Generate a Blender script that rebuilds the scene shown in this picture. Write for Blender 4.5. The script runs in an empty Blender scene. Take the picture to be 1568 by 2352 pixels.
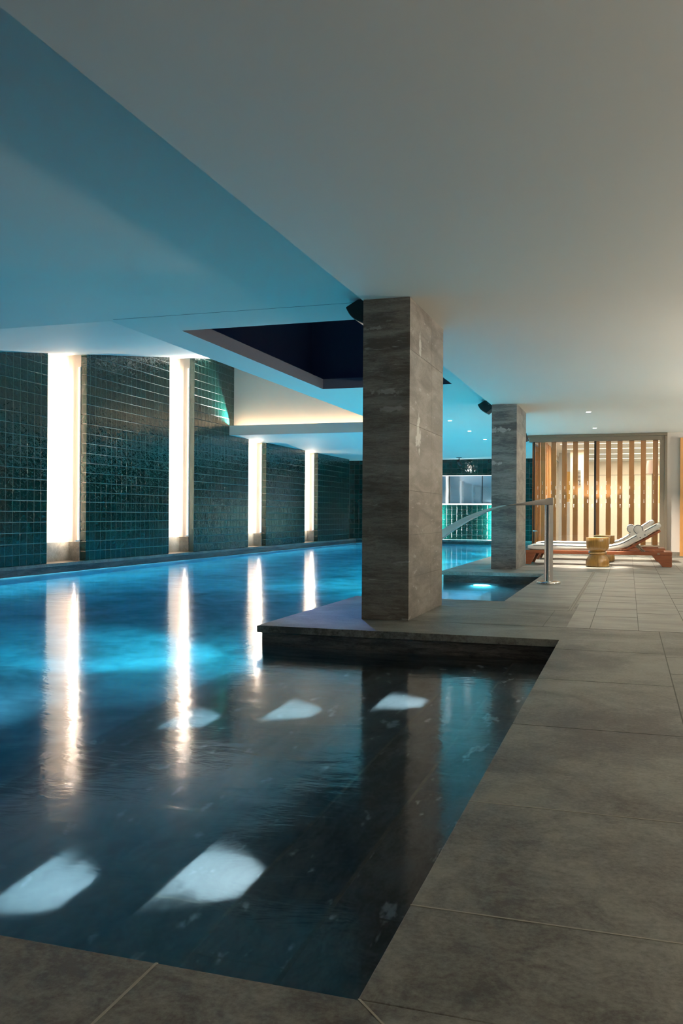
import bpy, bmesh, math, random
from mathutils import Vector, Matrix, Euler
random.seed(7)
S = bpy.context.scene
C = S.collection
PI = math.pi

# ------------------------------------------------------------------ camera
YAW, PIT, ROLL, FPX, CAMH = 0.312223, 0.002436, 0.0058852, 2041.31, 0.80
cd = bpy.data.cameras.new('camera'); cam = bpy.data.objects.new('camera', cd); C.objects.link(cam)
cd.sensor_fit = 'VERTICAL'; cd.sensor_height = 36.0; cd.lens = 36.0*FPX/2352.0
cd.clip_start = 0.02; cd.clip_end = 200
F0 = Vector((-math.sin(YAW), math.cos(YAW), 0)); R0 = Vector((math.cos(YAW), math.sin(YAW), 0)); U0 = Vector((0, 0, 1))
F2 = F0*math.cos(PIT)+U0*math.sin(PIT); U2 = U0*math.cos(PIT)-F0*math.sin(PIT)
R3 = R0*math.cos(ROLL)+U2*math.sin(ROLL); U3 = U2*math.cos(ROLL)-R0*math.sin(ROLL)
cam.matrix_world = Matrix(((R3.x, U3.x, -F2.x, 0), (R3.y, U3.y, -F2.y, 0), (R3.z, U3.z, -F2.z, CAMH), (0, 0, 0, 1)))
S.camera = cam

# ------------------------------------------------------------------ world (dusk sky) and exposure
w = bpy.data.worlds.new('world'); S.world = w; w.use_nodes = True
bg = w.node_tree.nodes['Background']
bg.inputs[0].default_value = (0.02, 0.055, 0.20, 1); bg.inputs[1].default_value = 6.0
S.view_settings.view_transform = 'Standard'; S.view_settings.look = 'None'
S.view_settings.gamma = 1.0; S.view_settings.use_curve_mapping = False
S.view_settings.exposure = 0.0

# light levels (W/m2 emission strengths or W), tuned together
L_NICHE = 105.0
L_COVE = 60.0
L_DOWN = 150.0
L_POOL = 950.0
L_STEP = 13.0
L_WARM = 62.0
L_ROOM = 90.0
L_MIRROR = 75.0

# ------------------------------------------------------------------ measured levels
H0, H1, XW, YF, YP = 2.4414, 2.5702, -8.59, 28.13, 18.57
XC, XCR = -1.938, -1.572            # column sides
XE = -1.949                         # ceiling step
XS, XP, XP2 = -2.531, -0.4213, -1.097
YN, S1, S2, S3 = 1.407, 5.879, 8.331, 12.453
WZ = -0.145

# ------------------------------------------------------------------ node helpers
def mat(name):
    m = bpy.data.materials.new(name); m.use_nodes = True
    nt = m.node_tree; b = nt.nodes['Principled BSDF']
    return m, nt, b
def N(nt, t, **kw):
    n = nt.nodes.new(t)
    for k, v in kw.items():
        if k.startswith('i_'): n.inputs[k[2:].replace('_', ' ')].default_value = v
        else: setattr(n, k, v)
    return n
def lk(nt, a, b): nt.links.new(a, b)
def math_(nt, op, a, b=None, c=None):
    n = nt.nodes.new('ShaderNodeMath'); n.operation = op
    for i, v in enumerate((a, b, c)):
        if v is None: continue
        if isinstance(v, (int, float)): n.inputs[i].default_value = v
        else: nt.links.new(v, n.inputs[i])
    return n.outputs[0]
def ramp(nt, fac, stops):
    r = nt.nodes.new('ShaderNodeValToRGB'); el = r.color_ramp.elements
    while len(el) > 1: el.remove(el[-1])
    el[0].position = stops[0][0]; el[0].color = stops[0][1]
    for p, c in stops[1:]:
        e = el.new(p); e.color = c
    nt.links.new(fac, r.inputs[0]); return r.outputs[0]
def mix(nt, fac, a, b):
    n = nt.nodes.new('ShaderNodeMix'); n.data_type = 'RGBA'
    for s, v in ((0, fac), (6, a), (7, b)):
        if isinstance(v, (int, float)): n.inputs[s].default_value = v
        elif isinstance(v, tuple): n.inputs[s].default_value = v
        else: nt.links.new(v, n.inputs[s])
    return n.outputs[2]
def g4(v): return (v, v, v, 1)
def simple(name, col, rough=0.5, metal=0.0, bump=0.0, scale=40, coat=0.0, spec=0.5):
    m, nt, b = mat(name)
    b.inputs['Base Color'].default_value = (*col, 1); b.inputs['Roughness'].default_value = rough
    b.inputs['Metallic'].default_value = metal; b.inputs['Coat Weight'].default_value = coat
    b.inputs['Specular IOR Level'].default_value = spec
    tc = N(nt, 'ShaderNodeTexCoord'); no = N(nt, 'ShaderNodeTexNoise', i_Scale=scale, i_Detail=4.0)
    lk(nt, tc.outputs['Object'], no.inputs['Vector'])
    c = mix(nt, no.outputs['Fac'], tuple(x*0.9 for x in col)+(1,), tuple(min(1, x*1.1) for x in col)+(1,))
    lk(nt, c, b.inputs['Base Color'])
    if bump:
        bp = N(nt, 'ShaderNodeBump', i_Strength=bump, i_Distance=0.01)
        lk(nt, no.outputs['Fac'], bp.inputs['Height']); lk(nt, bp.outputs[0], b.inputs['Normal'])
    return m
def emit(name, col, s):
    m, nt, b = mat(name)
    b.inputs['Base Color'].default_value = (0.8, 0.8, 0.8, 1)
    b.inputs['Emission Color'].default_value = (*col, 1); b.inputs['Emission Strength'].default_value = s
    return m
def plaster(name, col):
    m, nt, b = mat(name)
    tc = N(nt, 'ShaderNodeTexCoord')
    a = N(nt, 'ShaderNodeTexNoise', i_Scale=0.7, i_Detail=3.0); f = N(nt, 'ShaderNodeTexNoise', i_Scale=60.0, i_Detail=3.0)
    lk(nt, tc.outputs['Object'], a.inputs['Vector']); lk(nt, tc.outputs['Object'], f.inputs['Vector'])
    lk(nt, mix(nt, a.outputs['Fac'], tuple(x*0.96 for x in col)+(1,), (*col, 1)), b.inputs['Base Color'])
    b.inputs['Roughness'].default_value = 0.65; b.inputs['Specular IOR Level'].default_value = 0.25
    bp = N(nt, 'ShaderNodeBump', i_Strength=0.06, i_Distance=0.003)
    lk(nt, f.outputs['Fac'], bp.inputs['Height']); lk(nt, bp.outputs[0], b.inputs['Normal'])
    return m
def stone(name, dark, light, vein, stretch=(1, 1, 1), rough=0.5, scale=1.0, fleck=0.0, veins=0.5, bump=0.25, blob=None):
    """slate-like stone: mottled tone, long thin streaks, sparse pale veins or flecks"""
    m, nt, b = mat(name)
    tc = N(nt, 'ShaderNodeTexCoord'); mp = N(nt, 'ShaderNodeMapping'); mp.inputs['Scale'].default_value = stretch
    lk(nt, tc.outputs['Object'], mp.inputs['Vector'])
    big = N(nt, 'ShaderNodeTexNoise', i_Scale=1.6*scale, i_Detail=9.0, i_Roughness=0.62, i_Distortion=0.6)
    med = N(nt, 'ShaderNodeTexNoise', i_Scale=9.0*scale, i_Detail=8.0, i_Roughness=0.7, i_Distortion=1.2)
    fin = N(nt, 'ShaderNodeTexNoise', i_Scale=70.0*scale, i_Detail=6.0, i_Roughness=0.75)
    for n in (big, med, fin): lk(nt, mp.outputs[0], n.inputs['Vector'])
    t = math_(nt, 'ADD', math_(nt, 'MULTIPLY', big.outputs['Fac'], 0.45), math_(nt, 'MULTIPLY', med.outputs['Fac'], 0.35))
    t = math_(nt, 'ADD', t, math_(nt, 'MULTIPLY', fin.outputs['Fac'], 0.25))
    col = ramp(nt, t, [(0.455, (*dark, 1)), (0.595, (*light, 1))])
    vn = N(nt, 'ShaderNodeTexNoise', i_Scale=2.2*scale, i_Detail=5.0, i_Distortion=2.5)
    lk(nt, mp.outputs[0], vn.inputs['Vector'])
    vm = ramp(nt, math_(nt, 'ABSOLUTE', math_(nt, 'SUBTRACT', vn.outputs['Fac'], 0.5)), [(0.0, g4(1)), (0.006, g4(0))])
    gate = ramp(nt, big.outputs['Fac'], [(0.56, g4(0)), (0.66, g4(1))])
    vm = math_(nt, 'MULTIPLY', math_(nt, 'MULTIPLY', vm, gate), veins)
    col = mix(nt, vm, col, (*vein, 1))
    if fleck:
        vo = N(nt, 'ShaderNodeTexNoise', i_Scale=6.0*scale, i_Detail=4.0, i_Roughness=0.6, i_Distortion=0.3)
        lk(nt, mp.outputs[0], vo.inputs['Vector'])
        fm = ramp(nt, vo.outputs['Fac'], [(0.63, g4(0)), (0.70, g4(1))])
        col = mix(nt, math_(nt, 'MULTIPLY', fm, fleck), col, (*vein, 1))
    if blob:                       # one pale quartz inclusion: centre, radii in object space
        for (bc, br, amt) in blob:
            wob = N(nt, 'ShaderNodeTexNoise', i_Scale=11.0, i_Detail=6.0, i_Roughness=0.65); lk(nt, tc.outputs['Object'], wob.inputs['Vector'])
            s1 = N(nt, 'ShaderNodeVectorMath', operation='SUBTRACT'); lk(nt, tc.outputs['Object'], s1.inputs[0]); s1.inputs[1].default_value = bc
            s2 = N(nt, 'ShaderNodeVectorMath', operation='DIVIDE'); lk(nt, s1.outputs[0], s2.inputs[0]); s2.inputs[1].default_value = br
            ln = N(nt, 'ShaderNodeVectorMath', operation='LENGTH'); lk(nt, s2.outputs[0], ln.inputs[0])
            v = math_(nt, 'ADD', ln.outputs['Value'], math_(nt, 'MULTIPLY', math_(nt, 'SUBTRACT', wob.outputs['Fac'], 0.5), 4.5))
            bm_ = ramp(nt, v, [(0.55, g4(1)), (0.8, g4(0))])
            col = mix(nt, math_(nt, 'MULTIPLY', bm_, amt), col, (*vein, 1))
    lk(nt, col, b.inputs['Base Color'])
    b.inputs['Roughness'].default_value = rough
    rr = ramp(nt, med.outputs['Fac'], [(0.3, g4(max(0.05, rough-0.08))), (0.7, g4(min(1, rough+0.1)))])
    lk(nt, rr, b.inputs['Roughness'])
    bp = N(nt, 'ShaderNodeBump', i_Strength=bump, i_Distance=0.004)
    lk(nt, t, bp.inputs['Height']); lk(nt, bp.outputs[0], b.inputs['Normal'])
    return m
def tiles(name, ax, pitch=0.163, col=(0.0015, 0.024, 0.020)):
    """glazed hand-made square tile, grid in (ax, z); every tile slightly tilted and rippled"""
    m, nt, b = mat(name)
    tc = N(nt, 'ShaderNodeTexCoord'); sp = N(nt, 'ShaderNodeSeparateXYZ'); lk(nt, tc.outputs['Object'], sp.inputs[0])
    u = math_(nt, 'DIVIDE', sp.outputs[ax], pitch); v = math_(nt, 'DIVIDE', sp.outputs['Z'], pitch)
    fu, fv = math_(nt, 'FRACT', u), math_(nt, 'FRACT', v)
    cv = N(nt, 'ShaderNodeCombineXYZ'); lk(nt, math_(nt, 'FLOOR', u), cv.inputs[0]); lk(nt, math_(nt, 'FLOOR', v), cv.inputs[1])
    wn = N(nt, 'ShaderNodeTexWhiteNoise', noise_dimensions='3D'); lk(nt, cv.outputs[0], wn.inputs['Vector'])
    rs = N(nt, 'ShaderNodeSeparateColor'); lk(nt, wn.outputs['Color'], rs.inputs[0])
    du = math_(nt, 'MINIMUM', fu, math_(nt, 'SUBTRACT', 1.0, fu)); dv = math_(nt, 'MINIMUM', fv, math_(nt, 'SUBTRACT', 1.0, fv))
    e = math_(nt, 'MINIMUM', du, dv)
    grout = ramp(nt, e, [(0.009, g4(1)), (0.015, g4(0))])
    no = N(nt, 'ShaderNodeTexNoise', i_Scale=16.0, i_Detail=2.0, i_Roughness=0.5, i_Distortion=0.6)
    off = N(nt, 'ShaderNodeVectorMath', operation='MULTIPLY_ADD'); lk(nt, wn.outputs['Color'], off.inputs[0]); off.inputs[1].default_value = (5, 5, 5)
    lk(nt, tc.outputs['Object'], off.inputs[2]); lk(nt, off.outputs[0], no.inputs['Vector'])
    tone = mix(nt, rs.outputs['Red'], tuple(x*0.85 for x in col)+(1,), tuple(x*1.15 for x in col)+(1,))
    tone = mix(nt, math_(nt, 'MULTIPLY', no.outputs['Fac'], 0.3), tone, tuple(x*0.5 for x in col)+(1,))
    lk(nt, mix(nt, grout, tone, (0.014, 0.045, 0.042, 1)), b.inputs['Base Color'])
    lk(nt, ramp(nt, grout, [(0, g4(0.07)), (1, g4(0.45))]), b.inputs['Roughness'])
    tilt = math_(nt, 'ADD', math_(nt, 'MULTIPLY', math_(nt, 'SUBTRACT', rs.outputs['Green'], 0.5), fu), math_(nt, 'MULTIPLY', math_(nt, 'SUBTRACT', rs.outputs['Blue'], 0.5), fv))
    hgt = math_(nt, 'ADD', math_(nt, 'MULTIPLY', tilt, 0.9), math_(nt, 'MULTIPLY', no.outputs['Fac'], 0.9))
    edge = ramp(nt, e, [(0.0, g4(0)), (0.05, g4(1))])
    hgt = math_(nt, 'ADD', hgt, math_(nt, 'MULTIPLY', edge, 0.7))
    bp = N(nt, 'ShaderNodeBump', i_Strength=1.0, i_Distance=0.008)
    lk(nt, hgt, bp.inputs['Height']); lk(nt, bp.outputs[0], b.inputs['Normal'])
    return m
def wood(name, a, bb, axis=2, rough=0.4, scale=1.0, coat=0.0):
    m, nt, b = mat(name)
    tc = N(nt, 'ShaderNodeTexCoord'); mp = N(nt, 'ShaderNodeMapping')
    sc = [14*scale]*3; sc[axis] = 0.9*scale; mp.inputs['Scale'].default_value = sc
    lk(nt, tc.outputs['Object'], mp.inputs['Vector'])
    no = N(nt, 'ShaderNodeTexNoise', i_Scale=3.0, i_Detail=8.0, i_Roughness=0.6, i_Distortion=0.7); lk(nt, mp.outputs[0], no.inputs['Vector'])
    lk(nt, ramp(nt, no.outputs['Fac'], [(0.3, (*a, 1)), (0.7, (*bb, 1))]), b.inputs['Base Color'])
    b.inputs['Roughness'].default_value = rough; b.inputs['Coat Weight'].default_value = coat; b.inputs['Coat Roughness'].default_value = 0.12
    bp = N(nt, 'ShaderNodeBump', i_Strength=0.12, i_Distance=0.002); lk(nt, no.outputs['Fac'], bp.inputs['Height']); lk(nt, bp.outputs[0], b.inputs['Normal'])
    return m
def pane_glass(name, tint=(1, 1, 1), refl=0.9):
    m = bpy.data.materials.new(name); m.use_nodes = True; nt = m.node_tree; nt.nodes.clear()
    o = N(nt, 'ShaderNodeOutputMaterial'); mx = N(nt, 'ShaderNodeMixShader'); tr = N(nt, 'ShaderNodeBsdfTransparent'); gl = N(nt, 'ShaderNodeBsdfGlossy')
    tr.inputs[0].default_value = (*tint, 1); gl.inputs['Color'].default_value = g4(refl); gl.inputs['Roughness'].default_value = 0.01
    fr = N(nt, 'ShaderNodeFresnel', i_IOR=1.5)
    lk(nt, fr.outputs[0], mx.inputs[0]); lk(nt, tr.outputs[0], mx.inputs[1]); lk(nt, gl.outputs[0], mx.inputs[2]); lk(nt, mx.outputs[0], o.inputs[0])
    return m
def water():
    m = bpy.data.materials.new('pool_water'); m.use_nodes = True; nt = m.node_tree; nt.nodes.clear()
    o = N(nt, 'ShaderNodeOutputMaterial'); gl = N(nt, 'ShaderNodeBsdfGlass', i_Roughness=0.115, i_IOR=1.33)
    gl.inputs['Color'].default_value = (1, 1, 1, 1)
    tc = N(nt, 'ShaderNodeTexCoord')
    mp = N(nt, 'ShaderNodeMapping'); mp.inputs['Scale'].default_value = (1.0, 1.6, 1); mp.inputs['Rotation'].default_value = (0, 0, 0.31)
    lk(nt, tc.outputs['Object'], mp.inputs['Vector'])
    a = N(nt, 'ShaderNodeTexNoise', i_Scale=3.2, i_Detail=4.0, i_Roughness=0.6, i_Distortion=0.4); lk(nt, mp.outputs[0], a.inputs['Vector'])
    bp = N(nt, 'ShaderNodeBump', i_Strength=0.2, i_Distance=0.012); lk(nt, a.outputs['Fac'], bp.inputs['Height'])
    lk(nt, bp.outputs[0], gl.inputs['Normal'])
    va = N(nt, 'ShaderNodeVolumeAbsorption'); va.inputs['Color'].default_value = (0.0, 0.745, 0.955, 1); va.inputs['Density'].default_value = 0.55
    lk(nt, gl.outputs[0], o.inputs['Surface']); lk(nt, va.outputs[0], o.inputs['Volume'])
    return m

M = dict(
    ceil=plaster('ceiling_paint', (0.76, 0.76, 0.71)),
    cream=plaster('cream_plaster', (0.72, 0.63, 0.54)),
    wallgrey=plaster('grey_wall_paint', (0.55, 0.53, 0.50)),
    deck=stone('deck_stone', (0.035, 0.028, 0.021), (0.17, 0.17, 0.145), (0.33, 0.34, 0.32), rough=0.5, veins=0.35, bump=0.35),
    decktile=stone('deck_tile_stone', (0.12, 0.12, 0.105), (0.24, 0.24, 0.215), (0.34, 0.34, 0.32), stretch=(1.0, 2.4, 1), rough=0.46, veins=0.15),
    coping=stone('coping_edge_stone', (0.045, 0.038, 0.03), (0.13, 0.115, 0.095), (0.28, 0.28, 0.26), rough=0.6, veins=0.1),
    steps=stone('submerged_slate', (0.012, 0.012, 0.013), (0.085, 0.085, 0.088), (0.55, 0.56, 0.58), stretch=(2.0, 0.75, 1), rough=0.45, fleck=0.65, veins=0.1),
    riser=stone('waterline_slate', (0.008, 0.007, 0.006), (0.09, 0.08, 0.07), (0.25, 0.23, 0.21), stretch=(0.5, 0.5, 4), rough=0.4, veins=0.3),
    basin=stone('pool_floor_stone', (0.05, 0.06, 0.065), (0.20, 0.22, 0.23), (0.2, 0.22, 0.22), rough=0.6, veins=0.0),  # stone mottling, contrast widened to stand for blotchy caustic light under water
    grout_pale=simple('pale_grout', (0.25, 0.24, 0.20), 0.8), grout_dark=simple('dark_joint', (0.07, 0.07, 0.06), 0.8),
    tileY=tiles('green_glazed_tile_y', 'Y'), tileX=tiles('green_glazed_tile_x', 'X'),
    skirt=stone('skirting_stone', (0.11, 0.105, 0.085), (0.22, 0.21, 0.18), (0.4, 0.4, 0.37), rough=0.5, veins=0.4),
    dark=simple('dark_shaft_paint', (0.028, 0.028, 0.035), 0.7), lip=simple('charcoal_lip_paint', (0.09, 0.09, 0.105), 0.7), beam=plaster('shaded_beam_plaster', (0.42, 0.42, 0.40)),  # beam is ceiling plaster darkened for the weaker light on its face
    black=simple('black_plastic', (0.008, 0.008, 0.009), 0.45), bronze=simple('bronze_metal', (0.16, 0.135, 0.10), 0.42, 0.3),
    blackmetal=simple('black_metal', (0.01, 0.009, 0.008), 0.35, 0.4),
    steel=simple('polished_steel', (0.72, 0.70, 0.67), 0.12, 1.0, 0.02, 8),
    oak=wood('oak_batten_wood', (0.48, 0.22, 0.065), (0.62, 0.31, 0.10), 2, 0.5),
    teak=wood('reddish_teak', (0.20, 0.055, 0.022), (0.34, 0.11, 0.045), 0, 0.42),
    stool=wood('turned_yellow_wood', (0.20, 0.10, 0.018), (0.40, 0.22, 0.05), 2, 0.3, 0.7, 0.6),
    canvas=simple('white_canvas', (0.80, 0.77, 0.72), 0.8, 0, 0.1, 90), navy=simple('navy_piping', (0.01, 0.035, 0.06), 0.7),
    snap=simple('dark_snap_metal', (0.05, 0.07, 0.08), 0.3, 0.8),
    white=simple('white_enamel', (0.8, 0.8, 0.78), 0.4), yellow=simple('ochre_panel_paint', (0.60, 0.36, 0.10), 0.6),
    shade=simple('pinkish_lamp_fabric', (0.42, 0.33, 0.30), 0.8), creamroom=simple('cream_panel_paint', (0.80, 0.72, 0.60), 0.55),
    glass=pane_glass('clear_pane_glass'),
    water=water())

# ------------------------------------------------------------------ mesh helpers
def bx(bm, x0, x1, y0, y1, z0, z1):
    v = [bm.verts.new(p) for p in ((x0, y0, z0), (x1, y0, z0), (x1, y1, z0), (x0, y1, z0), (x0, y0, z1), (x1, y0, z1), (x1, y1, z1), (x0, y1, z1))]
    for f in ((0, 3, 2, 1), (4, 5, 6, 7), (0, 1, 5, 4), (1, 2, 6, 5), (2, 3, 7, 6), (3, 0, 4, 7)): bm.faces.new([v[i] for i in f])
def prism(bm, poly, a, b, plane='XZ'):
    """extrude a 2-D outline: XZ outlines run along y from a to b, YZ along x, XY along z"""
    def P(p, t): return {'XZ': (p[0], t, p[1]), 'YZ': (t, p[0], p[1]), 'XY': (p[0], p[1], t)}[plane]
    A = [bm.verts.new(P(p, a)) for p in poly]; B = [bm.verts.new(P(p, b)) for p in poly]; n = len(poly)
    bm.faces.new(A); bm.faces.new(B[::-1])
    for i in range(n): bm.faces.new((A[i], B[i], B[(i+1) % n], A[(i+1) % n]))
def lathe(bm, prof, seg=48, c=(0, 0)):
    rings = []
    for r, z in prof:
        if r < 1e-6: rings.append([bm.verts.new((c[0], c[1], z))])
        else: rings.append([bm.verts.new((c[0]+r*math.cos(2*PI*i/seg), c[1]+r*math.sin(2*PI*i/seg), z)) for i in range(seg)])
    for a, b in zip(rings, rings[1:]):
        for i in range(seg):
            j = (i+1) % seg
            if len(a) == 1 and len(b) == 1: continue
            if len(a) == 1: bm.faces.new((a[0], b[j], b[i]))
            elif len(b) == 1: bm.faces.new((a[i], a[j], b[0]))
            else: bm.faces.new((a[i], a[j], b[j], b[i]))
def tube(bm, pts, r, seg=10, cap=True):
    pts = [Vector(p) for p in pts]; rings = []
    for i, p in enumerate(pts):
        d = (pts[min(i+1, len(pts)-1)]-pts[max(i-1, 0)]).normalized()
        up = Vector((0, 0, 1)) if abs(d.z) < 0.95 else Vector((1, 0, 0))
        a = d.cross(up).normalized(); b = d.cross(a).normalized()
        rr = r[i] if isinstance(r, (list, tuple)) else r
        rings.append([bm.verts.new(p+a*rr*math.cos(2*PI*k/seg)+b*rr*math.sin(2*PI*k/seg)) for k in range(seg)])
    for a, b in zip(rings, rings[1:]):
        for k in range(seg): bm.faces.new((a[k], a[(k+1) % seg], b[(k+1) % seg], b[k]))
    if cap: bm.faces.new(rings[0][::-1]); bm.faces.new(rings[-1])
def obj(name, bm, m, parent=None, bevel=0, seg=2, smooth=False):
    bmesh.ops.recalc_face_normals(bm, faces=bm.faces[:])
    me = bpy.data.meshes.new(name); bm.to_mesh(me); bm.free(); me.materials.append(m)
    o = bpy.data.objects.new(name, me); C.objects.link(o)
    if parent: o.parent = parent
    if bevel:
        md = o.modifiers.new('bevel', 'BEVEL'); md.width = bevel; md.segments = seg; md.limit_method = 'ANGLE'; md.angle_limit = 0.6
    if smooth or bevel:
        for p in me.polygons: p.use_smooth = True
        if not smooth: o.modifiers.new('wn', 'WEIGHTED_NORMAL').keep_sharp = True
        else:
            try: me.set_sharp_from_angle(angle=0.7)
            except Exception: pass
    return o
def boxobj(name, m, b, parent=None, bevel=0):
    bm = bmesh.new()
    for q in (b if isinstance(b[0], (list, tuple)) else [b]): bx(bm, *q)
    return obj(name, bm, m, parent, bevel)
def thing(name, label, cat, loc=(0, 0, 0), rz=0, group=None):
    o = bpy.data.objects.new(name, None); C.objects.link(o); o.location = loc; o.rotation_euler = (0, 0, rz)
    o.empty_display_size = 0.1
    return tag(o, label, cat, group)
def tag(o, label, cat, group=None, kind=None):
    o['label'] = label; o['category'] = cat
    if group: o['group'] = group
    if kind: o['kind'] = kind
    return o
def struct(o): o['kind'] = 'structure'; return o
def lamp(kind, loc, power, col, parent=None, direction=None, **kw):
    d = bpy.data.lights.new('lamp_light', kind); d.energy = power; d.color = col
    for k, v in kw.items(): setattr(d, k, v)
    o = bpy.data.objects.new('lamp_light', d); C.objects.link(o); o.location = loc
    if direction is not None: o.rotation_euler = Vector(direction).to_track_quat('-Z', 'Y').to_euler()
    if parent: o.parent = parent
    return o
def along_y(o, ang): o.rotation_euler = (0, ang, 0); return o

# ------------------------------------------------------------------ pool basin, deck, coping
def coffz(y): return H1+(y-7.15)*0.1535
bm = bmesh.new()
bx(bm, -9.0, 3.2, -2.5, YN-0.03, -1.7, -0.05)                    # body under the near deck
bx(bm, XP+0.03, 3.2, YN-0.03, 18.4, -1.7, -0.05)
bx(bm, XS+0.03, XP+0.03, S1+0.03, S2-0.03, -1.7, -0.05)
bx(bm, XP2+0.03, XP+0.03, S2-0.03, S3+0.03, -1.7, -0.05)
bx(bm, XS+0.03, XP+0.03, S3+0.03, 28.3, -1.7, -0.05)
bx(bm, -9.0, XW, YN-0.03, 28.3, -1.7, -0.05)
bx(bm, -9.0, 3.2, 28.22, 28.6, -1.7, -0.05)
struct(obj('pool_surround_body', bm, M['riser']))
struct(boxobj('pool_basin_floor', M['basin'], (-9.0, 3.2, -2.5, 28.6, -1.8, -1.4)))
bm = bmesh.new()
zs = [0, -0.28, -0.42, -0.56, -0.70, -0.84, -0.98, -1.12, -1.26]
def step_x(i): return XP+0.03 if i == 0 else -0.4213-0.295*i
stairs = []
for i in range(1, 9):
    bx(bm, step_x(i), step_x(i-1)+0.0 if i == 1 else step_x(i-1), YN-0.03, S1+0.05, -1.5, zs[i])
st = obj('pool_steps', bm, M['steps']); struct(st)
bm = bmesh.new()
for i in range(1, 3): bx(bm, XP2-0.295*i, XP2-0.295*(i-1)+(0.04 if i == 1 else 0), S2-0.05, S3+0.05, -1.5, zs[i])
struct(obj('far_pool_steps', bm, M['steps']))
bm = bmesh.new()
for (i, y) in ((1, 2.13), (1, 3.1), (2, 1.95), (3, 2.3), (2, 4.1)): bx(bm, step_x(i)+0.002, step_x(i-1)-0.002, y-0.003, y+0.003, zs[i]-0.003, zs[i]+0.001)
struct(obj('trim_5', bm, M['grout_dark']))
bm = bmesh.new()
for i in (1, 2): bx(bm, step_x(i)-0.004, step_x(i)+0.008, YN-0.02, S1+0.04, zs[i]-0.02, zs[i]+0.0015)
struct(obj('lit_step_edges', bm, M['coping']))  # paler strips paint in the light that the upper step edges catch
# pool side linings (lit pale tiles below the waterline)
bm = bmesh.new()
bx(bm, -8.60, -8.575, 1.4, 28.25, -1.4, WZ-0.03)
bx(bm, -8.6, -2.5, 28.20, 28.23, -1.4, WZ-0.03)
struct(obj('pool_side_lining', bm, M['basin']))
# coping slabs, 5 cm thick
T = -0.05
bm = bmesh.new()
prism(bm, [(-9.0, -2.5), (3.2, -2.5), (3.2, 1.407), (XP, YN), (-9.0, YN)], T, 0, 'XY')
a = obj('near_deck_slab', bm, M['deck'], bevel=0.003); struct(a)
a = struct(boxobj('right_deck_slab', M['deck'], (XP, 0.205, YN, S1, T, 0), bevel=0.003))
struct(boxobj('outer_deck_slab', M['deck'], (0.205, 3.2, YN, 6.53, T, 0)))
struct(boxobj('near_pier_coping', M['deck'], (XS, 0.205, S1, 6.53, T, 0), bevel=0.003))
struct(boxobj('near_pier_deck', M['deck'], [(XS, XP, 6.53, S2, T, 0)], bevel=0.003))
struct(boxobj('deck_tiles', M['decktile'], [(XP2, XP, S2, S3, T, 0), (XP, 3.2, 6.53, 18.4, T, 0), (XS, XP, S3, 18.4, T, 0)], bevel=0.002))
struct(boxobj('far_pool_edge', M['deck'], [(XS, -1.95, 18.4, 28.3, T, 0), (-8.97, XS, 28.10, 28.6, T, 0)]))
struct(boxobj('left_coping', M['coping'], (-8.97, -8.565, YN, 28.10, T, 0), bevel=0.003))
# joints
bm = bmesh.new(); t2 = 0.0022
def jx(y, x0, x1, wd=0.004): bx(bm, x0, x1, y-wd/2, y+wd/2, -0.004, t2*0.35)
def jy(x, y0, y1, wd=0.004): bx(bm, x-wd/2, x+wd/2, y0, y1, -0.004, t2*0.35)
for y in (1.781, 2.479): jx(y, XP, 0.205, 0.005)
jy(-0.794, -0.5, YN, 0.005); jy(-2.1, -0.5, YN, 0.005)
prism(bm, [(XP, YN), (XP+0.006, YN), (XP+0.8, 0.60), (XP+0.794, 0.60)], -0.004, 0.0008, 'XY')
struct(obj('trim_1', bm, M['grout_pale']))
bm = bmesh.new()
for y in (4.45, 5.47, 3.45): jx(y, XP, 0.205, 0.003)
jy(0.205, YN, 6.53, 0.005); jx(6.53, -1.55, 3.2, 0.008); jx(7.68, -1.95, -0.47, 0.004); jx(6.0, -0.5, 3.2, 0.0) if False else None
for y in (4.8, 5.36, 3.47, 2.4): jx(y, 0.205, 3.2, 0.003)
jy(-0.584, 6.53, 7.68, 0.003)
for x in (-0.257, 0.071, 0.40, 0.73, 1.06, 1.4): jy(x, 6.53, 18.4, 0.004)
cols = [(-0.44, -0.257), (-0.257, 0.071), (0.071, 0.40), (0.40, 0.73), (0.73, 1.06), (1.06, 1.4)]
for k, (x0, x1) in enumerate(cols):
    y = 7.70 if k % 2 == 0 else 7.36
    while y < 18.3: jx(y, x0, x1, 0.004); y += 0.62 if k % 2 else 0.9
for y in (8.89, 11.93, 10.4): jx(y, XP2, -0.49, 0.002)
jx(13.1, XS, -0.44, 0.008); jx(14.3, -2.5, -0.4, 0.004)
struct(obj('trim_2', bm, M['grout_dark']))
# slot drain: two dark slots in a steel edge
dr = thing('slot_drain', 'long double slot drain let into the stone deck beside the water spout', 'drain', (-0.462, 10.4, 0))
boxobj('channel_edge', M['grout_pale'], (-0.022, 0.022, -2.7, 2.7, -0.004, 0.0012), dr)
boxobj('slot', M['black'], [(-0.013, -0.007, -2.7, 2.7, -0.003, 0.0018), (0.008, 0.013, -2.7, 2.7, -0.003, 0.0018)], dr)

# water
bm = bmesh.new(); bx(bm, -8.62, XP+0.04, YN-0.06, 28.24, -1.6, WZ)
wat = obj('pool_water', bm, M['water']); tag(wat, 'still blue swimming pool water filling the tiled basin', 'water', kind='stuff')

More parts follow.
